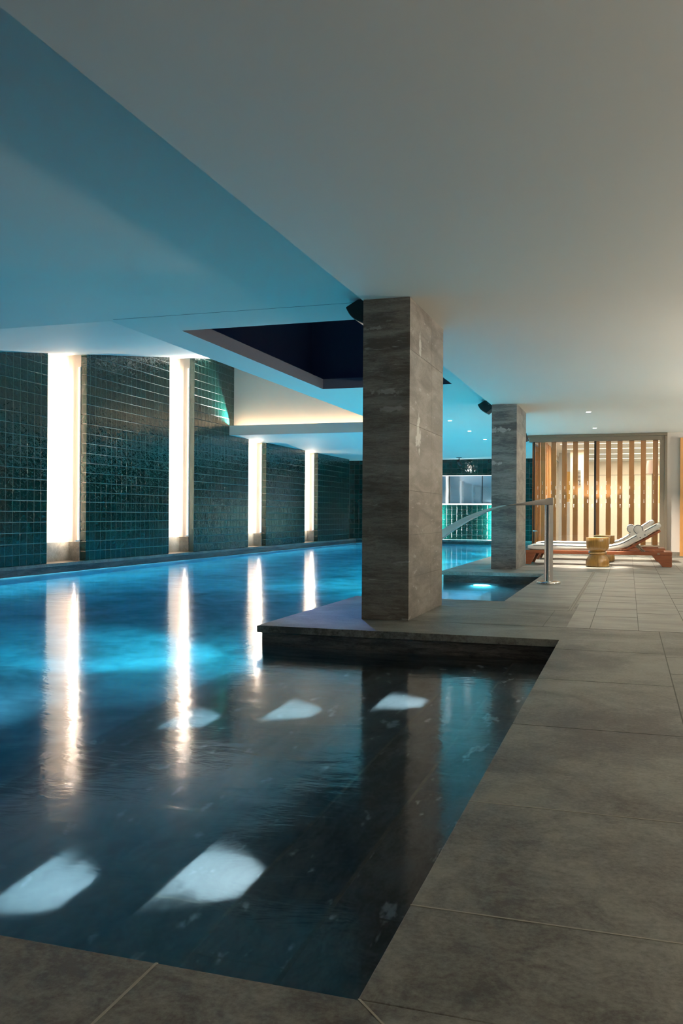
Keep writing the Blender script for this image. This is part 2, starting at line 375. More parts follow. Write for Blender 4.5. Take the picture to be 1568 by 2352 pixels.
# ------------------------------------------------------------------ left wall with niches and tiled panels
yp = [12.77-3.857*2, 12.77-3.857, 12.77, 16.627, 20.487, 24.357]     # panel starts
ye = [7.87, 11.73, 15.574, 19.408, 23.284, 27.406]
starts = [2.0] + yp[1:] if False else [5.06, 8.913, 12.772, 16.626, 20.487, 24.358]
ends = [7.87, 11.729, 15.574, 19.408, 23.284, 27.406]
def high(y): return 7.15 < y < 18.57
wl = bmesh.new(); bx(wl, -9.3, -8.925, -2.5, 28.6, 0, 4.8)
segs = [(-2.5, 4.0)] + list(zip(starts, ends)) + [(27.406, 28.6)]
for a, b in segs[:-1]: bx(wl, -8.93, -8.70, a, b, 0, 4.8)
wall_left = struct(obj('wall_left', wl, M['cream']))
def panel_poly(a, b):
    e = 0.0
    if b <= 7.15: return [(a, 0), (b, 0), (b, H1), (a, H1)]
    if a < 7.15: return [(a, 0), (b, 0), (b, coffz(b)), (7.15, H1), (a, H1)]
    if b < 18.35: return [(a, 0), (b, 0), (b, coffz(b)), (a, coffz(a))]
    if a < 18.35: return [(a, 0), (b, 0), (b, H1), (18.57, H1), (18.57, coffz(18.57)), (a, coffz(a))]
    return [(a, 0), (b, 0), (b, H1), (a, H1)]
for a, b in [(-2.5, 4.0)] + list(zip(starts, ends)):
    bm = bmesh.new(); prism(bm, panel_poly(a, b), -8.70, XW, 'YZ')
    obj('tiled_panel', bm, M['tileY'], wall_left)
gaps = [(4.0, 5.06)] + [(ends[i], starts[i+1]) for i in range(5)]
for a, b in gaps:
    bm = bmesh.new(); bx(bm, -8.925, -8.905, a, b, 0, 0.31); bx(bm, -8.905, -8.70, b-0.018, b, 0, 0.31)
    obj('stone_skirting', bm, M['skirt'], wall_left)
M['led'] = emit('warm_led', (1.0, 0.80, 0.62), L_NICHE*0.12); M['led_edge'] = emit('warm_edge_led', (1.0, 0.80, 0.62), L_NICHE*0.10)
nn = ['nearest light niche', 'second nearest light niche', 'third nearest light niche', 'farthest light niche']
k = 0
for gi, (a, b) in enumerate(gaps):
    top = (coffz(a) if high(a) else H1)-0.03
    seen = gi >= 2
    base = (nn[gi-2] if seen else 'light niche outside the left of the view')
    if gi == 0: continue
    # near-side strip faces the back of the niche, far-side strip edges the next panel
    for side in (0, 1):
        t_ = thing('led_strip', ('warm light strip at the %s edge of the %s, left wall' % (('near', 'far')[side], base)) if seen else
                   ('warm light strip at the %s edge of a niche left of the view' % ('near', 'far')[side]),
                   'light strip', (-8.715, (a+0.012) if side == 0 else (b-0.012), 0.32), 0, 'light strips in the wall niches')
        bm = bmesh.new(); bx(bm, -0.012, 0.012, -0.010 if side == 0 else -0.11, 0.010, 0, 0.02 if side else top-0.33)
        if side == 1: bx(bm, -0.012, 0.012, -0.004, 0.010, 0.02, top-0.33)
        if side == 0: bx(bm, -0.075, -0.012, 0.0075, 0.0105, 0, top-0.33)  # unseen fin added to keep direct light off the far reveal
        obj('housing', bm, M['white'], t_)
        bm = bmesh.new()
        if side == 0: bx(bm, -0.060, -0.012, -0.006, 0.006, 0.01, top-0.34)
        else: bx(bm, -0.016, -0.012, -0.008, 0.008, 0.01, top-0.34)
        obj('diffuser', bm, M['led'] if side == 0 else M['led_edge'], t_)
        if side == 1: lamp('AREA', (-0.02, -0.10, top/2-0.16), (27 if seen else 7)*(top-0.3), (1.0, 0.79, 0.61), t_, (-1, -0.9, 0), shape='RECTANGLE', size=0.02, size_y=top-0.36)

# ------------------------------------------------------------------ other walls
struct(boxobj('wall_back', M['tileX'], (-9.0, -1.95, YF, 28.5, 0, H1)))
bm = bmesh.new(); bx(bm, 3.2, 3.4, -2.5, 28.6, 0, 2.75); struct(obj('wall_right', bm, M['wallgrey']))
struct(boxobj('wall_near', M['wallgrey'], (-9.0, 3.4, -2.7, -2.5, 0, 4.8)))
bm = bmesh.new(); bx(bm, 0.69, 3.2, 18.6, 18.75, 0, H0); struct(obj('wall_front', bm, M['wallgrey']))
struct(boxobj('baseboard_front', M['skirt'], (0.70, 0.955, 18.585, 18.6, 0, 0.096)))

# ------------------------------------------------------------------ ceilings
def cbox(name, bs, m='ceil'): return struct(boxobj(name, M[m], bs))
struct(boxobj('ceiling_low', M['ceil'], (XE, 3.2, -2.5, 28.5, H0, 2.72)))
HT = H1+0.14
cbox('ceiling', [(-9.3, XE, -2.5, 7.15, H1, HT), (-4.56, XE, 7.15, 7.72, H1, HT), (-4.56, -4.13, 7.72, 11.9, H1, HT),
                 (-2.28, XE, 7.72, 11.9, H1, HT), (-4.56, XE, 11.9, 18.35, H1, HT), (-9.3, XE, 18.35, 28.5, H1, HT)])
struct(boxobj('trim_3', M['grout_dark'], (-4.5, XE, 7.098, 7.102, H1-0.0012, H1+0.01)))
# raised coffer: sloping soffit, side wall, end wall, front beam
bm = bmesh.new(); prism(bm, [(7.15, coffz(7.15)), (18.57, coffz(18.57)), (18.57, coffz(18.57)+0.1), (7.15, coffz(7.15)+0.15)], -9.0, -4.46, 'YZ')
struct(obj('sloping_ceiling', bm, M['ceil']))
bm = bmesh.new(); prism(bm, [(7.2, H1+0.02), (18.6, H1+0.02), (18.6, 4.6), (7.2, 2.75)], -4.56, -4.47, 'YZ'); struct(obj('coffer_side_wall', bm, M['ceil']))
struct(boxobj('coffer_end_wall', M['cream'], (-8.70, -4.46, 18.57, 18.67, HT, 4.7)))
struct(boxobj('coffer_beam', M['beam'], (-8.59, -4.56, 18.33, 18.38, H1, 2.785)))
M['cove'] = emit('cove_led', (1.0, 0.76, 0.52), L_COVE)
cl = thing('led_strip', 'warm cove light strip hidden behind the beam below the cream end wall', 'light strip', (-6.57, 18.40, HT), 0, 'cove lights')
bm = bmesh.new(); bx(bm, -1.95, 1.95, -0.012, 0.012, 0, 0.01); obj('housing', bm, M['white'], cl)
bm = bmesh.new(); bx(bm, -1.93, 1.93, -0.008, 0.008, 0.01, 0.018); obj('diffuser', bm, M['cove'], cl)
lamp('SPOT', (-1.86, 0.05, 0.055), 1500, (1.0, 0.95, 0.85), cl, (-0.15, -1, 0.28), spot_size=1.5, spot_blend=0.5, shadow_soft_size=0.012)
# skylight: charcoal lip, wider dark shaft, glazed top
x0, x1, y0, y1 = -4.13, -2.28, 7.72, 11.9
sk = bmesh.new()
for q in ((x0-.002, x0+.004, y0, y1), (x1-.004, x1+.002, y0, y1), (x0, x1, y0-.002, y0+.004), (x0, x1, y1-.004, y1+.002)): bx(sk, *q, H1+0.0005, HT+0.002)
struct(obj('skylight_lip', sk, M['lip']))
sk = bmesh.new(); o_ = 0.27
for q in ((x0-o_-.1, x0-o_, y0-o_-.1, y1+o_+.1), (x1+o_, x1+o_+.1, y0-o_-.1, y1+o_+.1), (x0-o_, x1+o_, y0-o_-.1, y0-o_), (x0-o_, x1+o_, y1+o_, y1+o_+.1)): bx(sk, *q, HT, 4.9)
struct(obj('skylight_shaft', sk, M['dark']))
win = bmesh.new()
bx(win, x0-o_, x1+o_, y0-o_, y0-o_+.05, 4.85, 4.9); bx(win, x0-o_, x1+o_, y1+o_-.05, y1+o_, 4.85, 4.9)
for i in range(4):
    yy = y0+(y1-y0)*(i+.5)/4; bx(win, x0-o_, x1+o_, yy-.02, yy+.02, 4.83, 4.9)
win_o = struct(obj('window_1', win, M['black'])); boxobj('window_pane', M['glass'], (x0-o_, x1+o_, y0-o_, y1+o_, 4.905, 4.915), win_o)
boxobj('window_backing', M['dark'], [(-9.0, x0-o_-.1, -2.5, 28.5, 4.9, 5.0)], win_o) if False else None
pl = bpy.data.lights.new('skylight_portal', 'AREA'); pl.shape = 'RECTANGLE'; pl.size = 2.3; pl.size_y = 4.6; pl.cycles.is_portal = True
po = bpy.data.objects.new('skylight_portal', pl); C.objects.link(po); po.location = ((x0+x1)/2, (y0+y1)/2, 4.93)

# ------------------------------------------------------------------ columns (stone clad)
M['col_near'] = stone('near_column_stone', (0.068, 0.057, 0.045), (0.175, 0.165, 0.145), (0.42, 0.43, 0.41), stretch=(0.4, 0.6, 2.4), scale=2.0, rough=0.5, veins=0.5, fleck=0.35,
                      blob=[((0.37, 0.30, 1.42), (0.5, 0.10, 0.16), 0.9), ((0.37, 0.36, 2.12), (0.5, 0.05, 0.10), 0.7), ((0.18, 0.0, 1.73), (0.13, 0.5, 0.03), 0.35), ((0.24, 0.0, 1.60), (0.12, 0.5, 0.02), 0.3), ((0.10, 0.0, 2.22), (0.10, 0.5, 0.02), 0.3)])
M['col_far'] = stone('far_column_stone', (0.06, 0.065, 0.068), (0.20, 0.205, 0.20), (0.42, 0.43, 0.42), scale=2.0, stretch=(0.4, 0.6, 2.4), rough=0.5, veins=0.35, fleck=0.3,
                     blob=[((0.1, 0.0, 2.06), (0.22, 0.5, 0.045), 0.55), ((0.05, 0.0, 1.57), (0.1, 0.5, 0.04), 0.6)])
def column(y0, y1, m, label):
    t = thing('column', label, 'column', (XC, y0, 0))
    wd, dp = XCR-XC, y1-y0
    zj = [0, 0.322, 0.645, 0.981, 1.49, 2.05, H0]
    bm = bmesh.new(); bx(bm, 0.004, wd-0.004, 0.004, dp-0.004, 0.0, H1 if False else H0); obj('core', bm, M['grout_dark'], t)
    bm = bmesh.new()
    for a, b in zip(zj, zj[1:]):
        bx(bm, 0, wd-0.010, 0, 0.02, a+0.0012, b-0.0012)              # front
        bx(bm, 0, wd-0.010, dp-0.02, dp, a+0.0012, b-0.0012)
        bx(bm, 0, 0.012, 0.02, dp-0.02, a+0.0012, b-0.0012)
        bx(bm, wd-0.012, wd, 0.002, dp*0.62, a+0.0012, b-0.0012); bx(bm, wd-0.012, wd, dp*0.62+0.0025, dp, a+0.0012, b-0.0012)
    obj('stone_cladding', bm, m, t)
    bm = bmesh.new(); bx(bm, wd-0.009, wd-0.001, 0.003, 0.02, 0, H0-0.002); obj('corner_strip', bm, M['grout_dark'], t)
column(6.52, 7.78, M['col_near'], 'large square stone-clad column standing on the near pool slab')
column(13.2446, 14.4884, M['col_far'], 'smaller-looking stone-clad column further back beside the loungers')

# ------------------------------------------------------------------ speakers
def speaker(yc, label):
    t = thing('loudspeaker', label, 'loudspeaker', (XC, yc, 2.50), 0, 'wedge loudspeakers on the columns')
    A, Cc = Vector((-0.282, 0.003)), Vector((-0.145, -0.128))
    nrm = Vector((-0.131, -0.137)).normalized(); curve = []
    for i in range(9):
        s = i/8; p = A.lerp(Cc, s)+nrm*0.022*math.sin(PI*s); curve.append((p.x, p.y))
    poly = curve+[(-0.035, -0.035), (-0.035, 0.06), (-0.18, 0.06)]
    bm = bmesh.new(); prism(bm, poly, 0, 0.28); obj('cabinet', bm, M['black'], t, bevel=0.004)
    bm = bmesh.new()
    gr = [(p[0]+nrm.x*0.004, p[1]+nrm.y*0.004) for p in curve]; gr2 = [(p[0]+nrm.x*0.002, p[1]+nrm.y*0.002) for p in curve][::-1]
    prism(bm, gr+gr2, 0.012, 0.268); obj('grille', bm, M['blackmetal'], t)
    bm = bmesh.new(); bx(bm, -0.04, -0.001, 0.06, 0.22, -0.06, 0.05); bx(bm, -0.06, -0.02, 0.09, 0.19, -0.05, 0.03); obj('wall_bracket', bm, M['skirt'], t)
    bm = bmesh.new(); bx(bm, -0.12, -0.112, -0.003, 0, 0.0, 0.006); bx(bm, -0.095, -0.089, -0.003, 0, -0.001, 0.004); obj('screw', bm, M['steel'], t)
speaker(6.96, 'black wedge loudspeaker under the ceiling on the near column')
speaker(13.68, 'black wedge loudspeaker under the ceiling on the far column')

# ------------------------------------------------------------------ downlights
M['lens'] = emit('downlight_lens', (1.0, 0.93, 0.82), 60.0)
def downlight(x, y, z, power, label, spot=1.0, col=(1, 0.86, 0.70), blend=0.6):
    t = thing('recessed_downlight', label, 'ceiling light', (x, y, z), 0, 'recessed downlights')
    bm = bmesh.new(); lathe(bm, [(0.034, -0.0005), (0.034, -0.004), (0.05, -0.004), (0.05, -0.0005)], 32); obj('trim_ring', bm, M['white'], t)
    bm = bmesh.new(); lathe(bm, [(0.0, -0.003), (0.034, -0.003), (0.034, -0.001), (0, -0.001)], 32); obj('lens', bm, M['lens'], t)
    lamp('SPOT', (0, 0, -0.012), power, col, t, (0, 0, -1), spot_size=spot, spot_blend=blend, shadow_soft_size=0.03)
for y, q in ((16.505, 'nearest'), (18.668, 'middle'), (20.80, 'farthest')):
    downlight(-3.2, y, H1, L_DOWN*0.4, 'small bright downlight over the pool, %s of the row of three seen between the columns' % q, 1.1, blend=0.9)
downlight(-0.61, 14.57, H0, L_DOWN*9, 'small downlight in the ceiling above the near lounger', 0.62)
downlight(-0.61, 17.28, H0, L_DOWN*7, 'small downlight in the ceiling just before the glazed room', 2.1)
for x, y in ((1.3, 4.0), (1.3, 6.6), (1.3, 9.2), (1.3, 11.9), (1.3, 14.6), (1.0, -0.6)): downlight(x, y, H0 if x > XE else H1, L_DOWN*(0.5 if y > 6 else 0.16), 'added downlight, unseen outside the view', 2.2, blend=0.9)  # unseen downlights added to brighten the deck and the low ceiling

# unseen uplights added along the right wall to wash the low ceiling
M['warm'] = emit('added_warm_uplight', (1.0, 0.66, 0.42), 12)
for y in (-0.5, 2.5, 5.5, 8.5, 11.5, 14.5, 17.3):
    t = thing('added_wall_uplight', 'added warm uplight on the right wall, unseen beyond the view', 'wall light', (3.2, y, 1.75), 0, 'added wall uplights')
    bm = bmesh.new(); prism(bm, [(-0.14, -0.09), (0.14, -0.09), (0.14, 0), (-0.14, 0)], -0.0, 0.001) if False else bx(bm, -0.10, 0, -0.15, 0.15, -0.06, 0); obj('body', bm, M['bronze'], t)
    bm = bmesh.new(); bx(bm, -0.09, -0.01, -0.14, 0.14, 0.0, 0.006); obj('diffuser', bm, M['warm'], t)
    along_y(lamp('AREA', (-0.08, 0, 0.02), L_WARM*(2.6 if 8 < y < 12 else 1.0), (1, 0.87, 0.70), t, None, shape='RECTANGLE', size=0.22, size_y=0.4), PI-0.6)

# ------------------------------------------------------------------ underwater lamps
M['ulens'] = emit('underwater_lens', (0.75, 0.95, 1.0), 9)
def pool_lamp(x, y, z, ang, power, label, col=(0.08, 0.93, 0.97), size=0.2, tiltz=-0.12, beam=None, bw=1.2):
    t = thing('underwater_lamp', label, 'pool light', (x, y, z), ang, 'underwater pool lamps')
    # local +x is the way the lamp faces
    bm = bmesh.new(); lathe(bm, [(0.0, 0.0), (0.11, 0.0), (0.11, 0.02), (0.085, 0.03), (0.0, 0.03)], 32)
    bmesh.ops.rotate(bm, verts=bm.verts[:], matrix=Matrix.Rotation(PI/2, 3, 'Y')); obj('rim', bm, M['steel'], t)
    bm = bmesh.new(); lathe(bm, [(0.0, 0.031), (0.08, 0.031), (0.08, 0.034), (0.0, 0.036)], 32)
    bmesh.ops.rotate(bm, verts=bm.verts[:], matrix=Matrix.Rotation(PI/2, 3, 'Y')); obj('lens', bm, M['ulens'], t)
    lamp('AREA', (0.045, 0, 0), power, col, t, (1, 0, tiltz), shape='DISK', size=size)
    if beam: lamp('SPOT', (0.05, 0, 0), beam, (0.25, 1.0, 1.0), t, (1, 0, -0.55), spot_size=bw, spot_blend=0.55, shadow_soft_size=0.06)
pool_lamp(XS-0.002, 6.55, -0.45, PI+0.03, L_POOL*0.12, 'underwater lamp on the end of the near pool slab', beam=1500, bw=1.15)
for y, bp_ in ((12.7, 2600), (16.0, 1900), (19.2, 2000), (23.0, 1200), (26.8, 1200)):
    pool_lamp(XS-0.002, y, -0.5, PI, L_POOL*0.5, 'underwater lamp on the right side wall of the pool, far part', beam=bp_, bw=1.2)
pool_lamp(-1.95, S3+0.02, -0.55, -PI/2, L_POOL*0.10, 'added underwater lamp brightening the recess behind the near pool slab', (0.1, 0.75, 1.0))  # extra lamp added to turn the recess water blue
L_EDGE = 60.0
for (x, y0_, y1_, q) in [(-8.545, 9.0, 19.0, 'along the middle of the pool'), (-8.545, 19.0, 28.0, 'towards the far end')]:
    t = thing('led_strip', 'underwater light line below the left coping, %s' % q, 'light strip', (x, (y0_+y1_)/2, -0.185), 0, 'underwater light lines')
    boxobj('housing', M['steel'], (-0.03, 0.012, -(y1_-y0_)/2, (y1_-y0_)/2, 0.0, 0.012), t)
    along_y(lamp('AREA', (0, 0, -0.004), L_EDGE*(y1_-y0_), (0.25, 0.9, 1.0), t, None, shape='RECTANGLE', size=0.02, size_y=y1_-y0_-0.1), -0.12)
# small lamps let into the step risers
def step_lamp(i, y, label, power=None):
    x = step_x(i)-0.001; z = (zs[i]+zs[i+1])/2-0.0
    t = thing('step_lamp', label, 'step light', (x, y, z), PI, 'lamps in the submerged steps')
    bm = bmesh.new(); bx(bm, 0, 0.004, -0.13, 0.13, -0.03, 0.03); obj('faceplate', bm, M['steel'], t)
    bm = bmesh.new(); bx(bm, 0.004, 0.006, -0.115, 0.115, -0.015, 0.015); obj('lens', bm, M['ulens'], t)
    lamp('AREA', (0.012, 0, 0.0), power or L_STEP, (0.85, 0.97, 1.0), t, (1, 0, -0.3), shape='RECTANGLE', size=0.15, size_y=0.03, spread=1.45)
step_lamp(2, 2.47, 'lamp glowing on the third submerged step nearest the viewer')
step_lamp(4, 2.47, 'lamp glowing on a deeper submerged step at the lower left', L_STEP*1.6)
step_lamp(2, 4.80, 'lamp glowing on the third submerged step below the column')
step_lamp(4, 4.70, 'lamp glowing on a submerged step left of the column reflection', L_STEP*3)
step_lamp(6, 4.62, 'lamp glowing on the lowest lit submerged step, left of the far row', L_STEP*5)

# ------------------------------------------------------------------ far wall: mirror, strips, spotlight
def mirror_mat():
    m, nt, b = mat('wavy_mirror'); b.inputs['Metallic'].default_value = 0.75; b.inputs['Roughness'].default_value = 0.03
    b.inputs['Base Color'].default_value = (0.62, 0.72, 0.82, 1)
    tc = N(nt, 'ShaderNodeTexCoord'); no = N(nt, 'ShaderNodeTexNoise', i_Scale=1.6, i_Detail=1.0); lk(nt, tc.outputs['Object'], no.inputs['Vector'])
    bp = N(nt, 'ShaderNodeBump', i_Strength=0.012, i_Distance=0.05); lk(nt, no.outputs['Fac'], bp.inputs['Height']); lk(nt, bp.outputs[0], b.inputs['Normal'])
    return m
M['mirror'] = mirror_mat()
mi = thing('wall_mirror', 'wide mirror strip in dark mullions on the green tiled far wall', 'mirror', (-5.0, YF, 1.143))
boxobj('mirror_glass', M['mirror'], (-1.4, 1.5, -0.03, -0.02, 0.02, 0.895), mi)
boxobj('backing', M['black'], (-1.4, 1.5, -0.02, 0, 0, 0.91), mi)
for x in (-0.45, 0.60):
    boxobj('mullion', M['blackmetal'], (x-0.012, x+0.012, -0.036, -0.03, 0.02, 0.895), mi)
M['strip'] = emit('mirror_strip_light', (1.0, 0.85, 0.72), 1.1)
boxobj('lower_light_edge', M['strip'], (-1.4, 1.5, -0.045, -0.02, -0.02, 0.02), mi)
boxobj('upper_light_edge', M['strip'], (-1.4, 1.5, -0.045, -0.02, 0.895, 0.915), mi)
for x, q in ((-5.83, 'left'), (-4.02, 'right')):
    t = thing('led_strip', 'upright light strip washing the green tiles at the %s end below the mirror' % q, 'light strip', (x, YF-0.03, 0.02), 0, 'strips below the mirror')
    boxobj('diffuser', emit('wash_led_'+q, (0.85, 1, 0.95), 4), (-0.01, 0.01, -0.01, 0.01, 0, 1.08), t)
    lamp('AREA', (0.03 if q == 'left' else -0.03, -0.06, 0.55), L_MIRROR, (0.8, 1.0, 0.95), t, (0.75 if q == 'left' else -0.75, 1, 0), shape='RECTANGLE', size=0.03, size_y=1.0)
boxobj('shelf_ledge', M['white'], (-1.4, 1.5, -0.05, 0, -1.143, -1.128), mi)
def track_spot(x, y, z, label, d, power, dim=False):
    t = thing('spotlight', label, 'spotlight', (x, y, z), 0, 'small black spotlights')
    bm = bmesh.new(); bx(bm, -0.08, 0.08, -0.04, 0.04, -0.012, 0); obj('mounting_plate', bm, M['black'], t)
    bm = bmesh.new(); tube(bm, [(0, 0, -0.01), (0, 0, -0.14)], 0.012); obj('stem', bm, M['black'], t)
    dv = Vector(d).normalized(); p0 = Vector((0, 0, -0.14))
    bm = bmesh.new(); tube(bm, [p0-dv*0.08, p0-dv*0.07, p0+dv*0.14], [0.03, 0.05, 0.055], 20); obj('lamp_head', bm, M['black'], t, smooth=True)
    bm = bmesh.new(); tube(bm, [p0+dv*0.141, p0+dv*0.144], 0.045, 20); obj('lens', bm, M['black'] if dim else M['lens'], t)
    lamp('SPOT', tuple(p0+dv*0.16), power, (0.95, 1, 0.98), t, d, spot_size=1.3, spot_blend=0.8, shadow_soft_size=0.03)
track_spot(-4.98, 27.2, H1, 'small black spotlight hanging from the ceiling before the green far wall', (0.25, 1, -0.75), 18)

t = thing('spotlight', 'added unseen blue spotlight high inside the dark skylight shaft', 'spotlight', (-4.30, 11.6, 4.2), 0, 'small black spotlights')  # unseen lamp added to cast blue light on the near slab
bm = bmesh.new(); bx(bm, -0.10, -0.03, -0.05, 0.05, -0.05, 0.05); obj('wall_bracket', bm, M['black'], t)
dv = (Vector((-2.2, 7.35, 0))-Vector((-4.30, 11.6, 4.2))).normalized()
bm = bmesh.new(); tube(bm, [dv*-0.05, dv*0.12], 0.05, 20); obj('lamp_head', bm, M['black'], t, smooth=True)
lamp('SPOT', tuple(dv*0.14), 420, (0.12, 0.30, 1.0), t, dv, spot_size=0.36, spot_blend=0.8, shadow_soft_size=0.05)

# ------------------------------------------------------------------ waterfall spout and water blade
sp = thing('water_spout', 'polished steel pool water spout standing on a round base plate', 'water spout', (-0.885, 10.63, 0))
bm = bmesh.new(); lathe(bm, [(0, 0), (0.138, 0), (0.140, 0.004), (0.140, 0.022), (0.134, 0.03), (0.06, 0.032), (0, 0.032)], 64); obj('base_plate', bm, M['steel'], sp, smooth=True)
bm = bmesh.new(); lathe(bm, [(0.052, 0.03), (0.050, 0.04), (0.050, 0.925), (0, 0.925)], 48); obj('post', bm, M['steel'], sp, smooth=True)
bm = bmesh.new()
hw = 0.10
secs = [(0.052, 0.921, 1.008, 0.062), (0.0, 0.921, 1.003, 0.064), (-0.05, 0.921, 0.988, 0.07), (-0.12, 0.919, 0.978, 0.085), (-0.25, 0.918, 0.955, 0.10), (-0.38, 0.915, 0.934, 0.11), (-0.48, 0.911, 0.921, 0.11)]
prev = None
for x, zb, zt, hy in secs:
    ring = [bm.verts.new(p) for p in ((x, -hy, zb), (x, hy, zb), (x, hy, zt), (x, -hy, zt))]
    if prev:
        for i in range(4): bm.faces.new((prev[i], prev[(i+1) % 4], ring[(i+1) % 4], ring[i]))
    else: bm.faces.new(ring)
    prev = ring
bm.faces.new(prev[::-1]); obj('spout_head', bm, M['steel'], sp, bevel=0.003)
def blade_mat():
    m, nt, b = mat('falling_water'); b.inputs['Base Color'].default_value = (0.62, 0.86, 0.88, 1); b.inputs['Roughness'].default_value = 0.15
    b.inputs['Transmission Weight'].default_value = 0.45; b.inputs['IOR'].default_value = 1.33; return m
bm = bmesh.new(); prev = None
for i in range(41):
    dx = 1.41*i/40; z = 0.915-0.186*dx-0.35*dx*dx; hy = 0.105; th = 0.008+0.085*min(1, i/26)
    sl = math.atan(-0.186-0.70*dx); nx, nz = math.sin(sl)*th/2, math.cos(sl)*th/2
    x = -1.372-dx
    ring = [bm.verts.new(p) for p in ((x-nx, 10.63-hy, z-nz), (x-nx, 10.63+hy, z-nz), (x+nx, 10.63+hy, z+nz), (x+nx, 10.63-hy, z+nz))]
    if prev:
        for k in range(4): bm.faces.new((prev[k], prev[(k+1) % 4], ring[(k+1) % 4], ring[k]))
    else: bm.faces.new(ring)
    prev = ring
bm.faces.new(prev[::-1]); fw = obj('water_jet', bm, blade_mat(), smooth=True); tag(fw, 'smooth arched sheet of water falling from the steel spout into the pool', 'water jet')

# ------------------------------------------------------------------ stools
def stool(x, y, label):
    t = thing('side_table', label, 'side table', (x, y, 0), 0, 'turned wooden side tables')
    prof_b = [(0, 0), (0.168, 0), (0.178, 0.01), (0.180, 0.06), (0.172, 0.11), (0.150, 0.155), (0.125, 0.182), (0.118, 0.196), (0.0, 0.196)]
    prof_m = [(0.0, 0.194), (0.118, 0.194), (0.138, 0.203), (0.144, 0.218), (0.138, 0.233), (0.122, 0.242), (0.0, 0.242)]
    prof_t = [(0, 0.241), (0.118, 0.241), (0.126, 0.25), (0.152, 0.272), (0.170, 0.31), (0.177, 0.36), (0.178, 0.448), (0.174, 0.455), (0.16, 0.457), (0, 0.457)]
    for n, p in (('lower_bowl', prof_b), ('waist_ring', prof_m), ('upper_bowl', prof_t)):
        bm = bmesh.new(); lathe(bm, p, 64); obj(n, bm, M['stool'], t, smooth=True)
    return t
stool(-0.458, 14.52, 'turned wooden hourglass side table before the near lounger')
stool(-0.406, 16.33, 'turned wooden side table half hidden between the two loungers')

